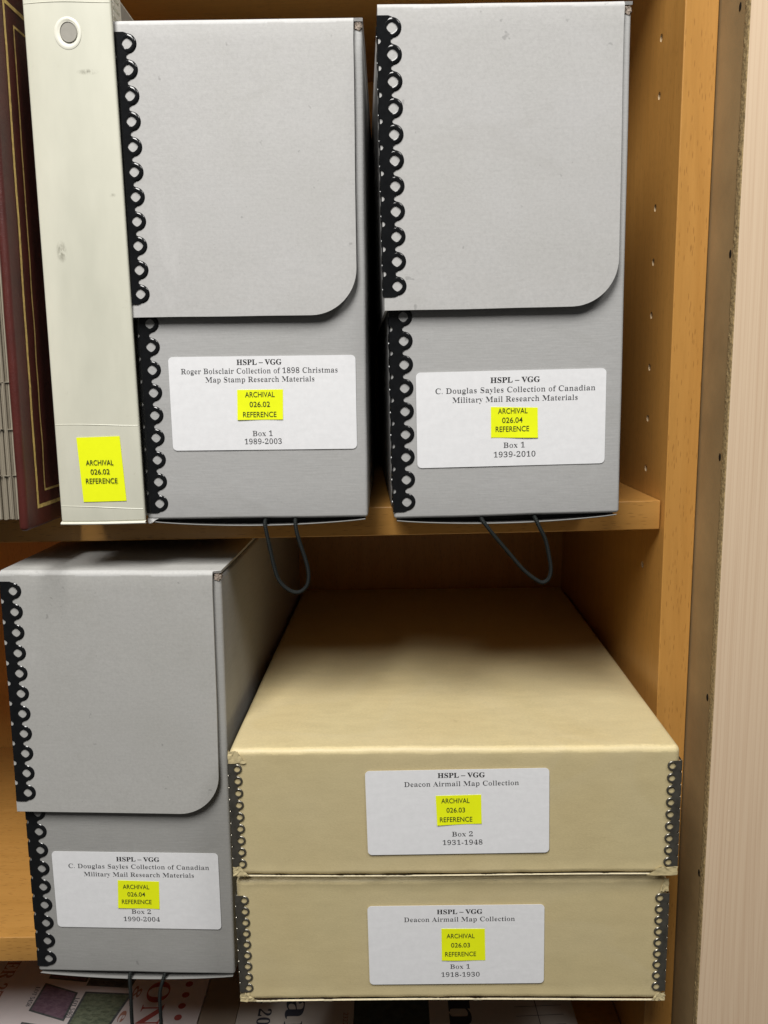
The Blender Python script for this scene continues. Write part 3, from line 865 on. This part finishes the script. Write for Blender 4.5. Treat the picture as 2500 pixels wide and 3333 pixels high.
# body of the binder behind the spine
bb = MB(); bb.box(xl0+3.5, xl0+6, BY+2.6, 225, 1.0, HB); bb.box(-108.5, -106.2, BY+2.6, 225, 1.0, HB)
bpart(bb, 'cover', ['vinyl'])
bb = MB(); bb.box(xl0+7.5, -110.5, BY+16, 210, 6, HB-12); bpart(bb, 'pages', ['pages'])
# ribbed hinge strip on the right cover
hb = MB()
hb.box(-106.4, -105.3, -24.5, -22.2, 1, HB-0.3); hb.box(-106.4, -105.3, -11.5, -9.0, 1, HB-0.3)
for i in range(56):
    z = 3+i*4.95; hb.box(-106.3, -105.1, -21.8, -12.2, z, z+2.9)
bpart(hb, 'ribbed_hinge', ['vinyl_white'])
hb = MB(); hb.box(-106.25, -105.7, -8.6, 215, 2, HB-1.5); bpart(hb, 'cover_lining', ['vinyl_grey'])
# rim and weld lines
rm = MB(); pts = 30; V, Fc = [], []
for i in range(pts+1):
    q = i/pts; x = xl0-0.2+(xr0-xl0+0.4)*q; bul = -1.2*sin(pi*q)
    zb = -0.1
    V += [(x, BY+bul+1.2, zb+1.4), (x, BY+bul-0.5, zb+0.9), (x, BY+bul-0.75, zb+0.2), (x, BY+bul-0.2, zb-0.35), (x, BY+3, zb-0.35)]
for i in range(pts):
    for t in range(4): Fc.append((i*5+t, i*5+t+1, (i+1)*5+t+1, (i+1)*5+t))
rm.add(V, Fc); o = bpart(rm, 'bottom_rim', ['vinyl_white']); smooth_by_angle(o, 50)
def weld(z0, z1, th):
    mb = MB(); V, Fc = [], []
    for i in range(21):
        q = i/20; g = z0/HB; xa = xl0+(xl1-xl0)*g+0.7; xb = xr0+(xr1-xr0)*g-0.7; x = xa+(xb-xa)*q; bul = -1.2*sin(pi*q); z = z0+(z1-z0)*q+0.25*sin(q*5)
        V += [(x, BY+bul-0.02, z-th), (x, BY+bul-0.22, z), (x, BY+bul-0.02, z+th)]
    for i in range(20):
        for t in range(2): Fc.append((i*3+t, i*3+t+1, (i+1)*3+t+1, (i+1)*3+t))
    mb.add(V, Fc); bpart(mb, 'weld_seam', ['vinyl'])
weld(zk(54.2), zk(53.2), 0.3); weld(zk(8.6), zk(6.6), 0.3); weld(zk(267.2), zk(267.2), 0.25)
# yellow sticker on the spine
cor = [(-138.5, 47.0), (-114.5, 47.4), (-113.3, 11.2), (-137.3, 11.0)]
cor = [(k42(x), zk(z)) for x, z in cor]
sk = MB(); V = []
for j in range(9):
    for i in range(9):
        a, b = i/8, j/8
        top = Vector(cor[0]).lerp(Vector(cor[1]), a); bot = Vector(cor[3]).lerp(Vector(cor[2]), a); p = bot.lerp(top, b)
        V.append((p.x, BY-1.2*sin(pi*(p.x-xl0)/(xr0-xl0))-0.30, p.y))
sk.add(V, [(j*9+i, j*9+i+1, (j+1)*9+i+1, (j+1)*9+i) for j in range(8) for i in range(8)])
stk = bpart(sk, 'yellow_sticker', ['yellow'])
bm = bmesh.new(); bm.from_mesh(stk.data); bmesh.ops.recalc_face_normals(bm, faces=bm.faces); bm.faces.ensure_lookup_table()
if bm.faces[0].normal.y > 0: bmesh.ops.reverse_faces(bm, faces=bm.faces)
bmesh.ops.solidify(bm, geom=bm.faces[:], thickness=0.15*S); bm.to_mesh(stk.data); bm.free()
lettering([('ARCHIVAL', k42(-126.5), zk(33.0), 15.0, 2.8, 'sans', 0.004), ('026.02', k42(-126.6), zk(27.9), 10.4, 2.8, 'sans', 0.004), ('REFERENCE', k42(-126.1), zk(22.8), 17.3, 2.8, 'sans', 0.004)], BY-1.72, 'ink_sticker', stk)

# ================================================================== maroon album
AL = thing('stamp_album', 'maroon leatherette album with a double gold line standing left of the cream binder', 'album', (-162, -62.5, 0), (0, 0.0227, -0.03))
ax = 5.0                                   # outer face of the right cover, local x
HA = 274.5
cv = MB(); cv.rbox(0, ax, 0, 186, 0, HA, 2.2, (1, 24, 30), 4, disp=disp_noise(0.3, 0.05, 4.4))
cover = cv.build('cover', ['leather'], AL); smooth_by_angle(cover, 60)
cv = MB(); cv.rbox(-66, -61, 0, 186, 0, HA, 2.2, (1, 4, 6), 4); o = cv.build('cover', ['leather'], AL); smooth_by_angle(o, 60)
cv = MB(); cv.rbox(-60.8, -0.2, 181, 186, 0, HA, 2.2, (2, 1, 4), 3); o = cv.build('spine', ['leather'], AL); smooth_by_angle(o, 60)
def gold(y0, y1, z0, z1, wd):
    mb = MB(); x = ax+0.16
    def strip(p, q, horizontal):
        n = 160 if not horizontal else 60; V = []
        for i in range(n+1):
            t = i/n; a = p[0]+(q[0]-p[0])*t; b = p[1]+(q[1]-p[1])*t
            e1 = wd/2*(1+0.22*noise.noise(Vector((b*0.5, a*0.5, wd)))); e2 = wd/2*(1+0.22*noise.noise(Vector((b*0.5, a*0.5, 7+wd))))
            dx = disp_noise(0.3, 0.05, 4.4)(Vector((ax, a, b))).x
            if horizontal: V += [(x+dx, a, b-e1), (x+dx, a, b+e2)]
            else: V += [(x+dx, a-e1, b), (x+dx, a+e2, b)]
        mb.add(V, [(2*i, 2*i+1, 2*i+3, 2*i+2) for i in range(n)])
    strip((y0, z0-wd/2), (y0, z1+wd/2), False)
    strip((y0+wd/2, z0), (y1, z0), True); strip((y0+wd/2, z1), (y1, z1), True)
    strip((y1, z0-wd/2), (y1, z1+wd/2), False)
    mb.build('gold_line', ['gold'], AL)
gold(13.2, 172.0, 11.4, 262.5, 2.0)
gold(22.6, 163.0, 19.4, 254.0, 1.2)
pg = MB(); rng = random.Random(5); x = -60.0
while x < -0.9:
    t = rng.uniform(1.0, 2.0); pg.rbox(x, min(x+t, -0.3), 23.5+rng.uniform(0, 1.6), 180, 1.0+rng.uniform(0, 1.2), HA-4, 0.3, (1, 1, 1), 1); x += t+0.15
pg.build('pages', ['pages'], AL)
for z in (26.5, 52.0, 77.5):
    x = -59.0; sm = MB()
    while x < -2:
        sm.box(x, x+3.6, 23.2, 24.2, z+rng.uniform(-.3, .3), z+0.3+rng.uniform(0, .2)); x += rng.uniform(4.2, 6.5)
    sm.build('page_pocket_seam', ['pocket'], AL)

# ================================================================== catalogues on the bottom shelf
ZM = -398.0
def flat_lettering(text, x, y, z, length, cap, mat, parent, font='serif', rot=-90, off=0.0):
    vs, fs = glyph_mesh(serif(text) if font == 'serif' else text, off)
    x0 = min(v[0] for v in vs); x1 = max(v[0] for v in vs)
    sx = length/(x1-x0); sz = cap/cap_height(font); ca, sa = cos(radians(rot)), sin(radians(rot))
    V = []
    for v in vs:
        a = (v[0]-(x0+x1)/2)*sx; b = v[1]*sz-cap/2
        V.append((x+a*ca-b*sa, y+a*sa+b*ca, z))
    return link('lettering', V, fs, mat, parent)
def catalogue(name, label, x0, x1, y0, y1, z0, z1, mat):
    C = thing(name, label, 'catalogue', ((x0+x1)/2, (y0+y1)/2, z0), group='catalogues lying on the bottom shelf')
    mb = MB(); mb.rbox(x0, x1, y0, y1, z0, z1, 0.4, (8, 8, 1), 1)
    o = mb.build('cover', [mat], C)
    return C
def cfix(C):
    inv = Matrix.Translation(-C.location)
    for ch in C.children:
        if 'Y' not in ch: ch.matrix_parent_inverse = inv
A = catalogue('stamp_catalogue', 'pale catalogue printed with purple and green stamps and red lettering under the lower grey box', -345, -117.5, 12, 240, -402.0, ZM, 'paper_lilac')
zt = ZM+0.12
def stamp(pts, mat, parent):
    cx = sum(p[0] for p in pts)/4; cy = sum(p[1] for p in pts)/4
    border = [(cx+(p[0]-cx)*1.12, cy+(p[1]-cy)*1.12) for p in pts]
    mb = MB()
    mb.add([(a, b, zt) for a, b in border], [(0, 1, 2, 3)], 1); mb.add([(a, b, zt+0.12) for a, b in pts], [(0, 1, 2, 3)], 0)
    o = mb.build('stamp_picture', [mat, 'stamp_slate'], parent)
    bm = bmesh.new(); bm.from_mesh(o.data)
    for f in bm.faces:
        if f.normal.z < 0: f.normal_flip()
    bm.to_mesh(o.data); bm.free()
stamp([(-247.4, 90.1), (-220.5, 80.5), (-220.5, 55), (-248.5, 64.5)], 'stamp_purple', A)
stamp([(-246, 122), (-219, 116), (-218, 94), (-247, 98)], 'stamp_purple', A)
stamp([(-211.5, 80.5), (-177.5, 78), (-184, 48), (-213.5, 50)], 'stamp_green', A)
stamp([(-212, 116), (-177, 112), (-180, 87), (-213, 90)], 'stamp_slate', A)
stamp([(-249, 51), (-222, 46), (-222, 20), (-250, 24)], 'stamp_pale', A)
stamp([(-212, 42), (-180, 39), (-184, 16), (-213, 18)], 'stamp_purple', A)
flat_lettering('ER 27', -285, 97, zt, 40, 11, 'rust_ink', A)
flat_lettering('LOT 5458', -253, 78, zt, 20, 3.4, 'navy', A)
flat_lettering('LOT 5461', -217, 66, zt, 20, 3.4, 'navy', A)
flat_lettering('LOT 5459', -217, 104, zt, 20, 3.4, 'navy', A)
flat_lettering('LOT', -254, 42, zt, 9, 3.4, 'navy', A)
flat_lettering('SON', -155, 78, zt, 62, 17, 'red_ink', A)
flat_lettering('y & e', -172, 80, zt, 58, 7, 'rust_ink', A, rot=-97)
dm = MB()
for i in range(9):
    cx, cy = -132.5-0.1*i*1.2, 100-11.2*i; n = 14
    dm.add([(cx+2.9*cos(2*pi*k/n), cy+2.9*sin(2*pi*k/n), zt) for k in range(n)], [tuple(range(n))])
dm.build('red_dots', ['red_ink'], A)
cfix(A)
Bc = catalogue('paper_booklet', 'plain brownish booklet lying between the two printed catalogues', -117.0, -88.9, 20, 235, -402.0, ZM-0.8, 'paper_brown'); cfix(Bc)
Cc = catalogue('auction_catalogue', 'grey catalogue with big dark navy lettering under the tan boxes', -88.5, 166.5, 15, 238, -402.0, ZM-0.2, 'paper_grey')
zt = ZM-0.08
flat_lettering(', 2024', -68, 50, zt, 40, 9.5, 'navy', Cc)
flat_lettering('Stamp', -42, 52, zt, 130, 20, 'navy', Cc)
flat_lettering('2322', -6, 52, zt, 12, 3.6, 'rust_ink', Cc, font='sans')
flat_lettering('Auction', 84, 137, zt, 190, 24, 'navy', Cc)
mb = MB(); mb.add([(0, 20, zt), (57, 20, zt), (57, 92, zt), (0, 92, zt)], [(0, 1, 2, 3)]); mb.build('picture', ['green_print'], Cc)
mb = MB()
for i in range(8):
    y = 34+9*i; mb.add([(122, y, zt), (158, y+1.4, zt), (158, y+1.8, zt), (122, y+0.4, zt)], [(0, 1, 2, 3)])
mb.add([(139, 30, zt+.02), (139.5, 30, zt+.02), (137.5, 110, zt+.02), (137, 110, zt+.02)], [(0, 1, 2, 3)])
mb.build('ruled_lines', ['navy'], Cc)
cfix(Cc)
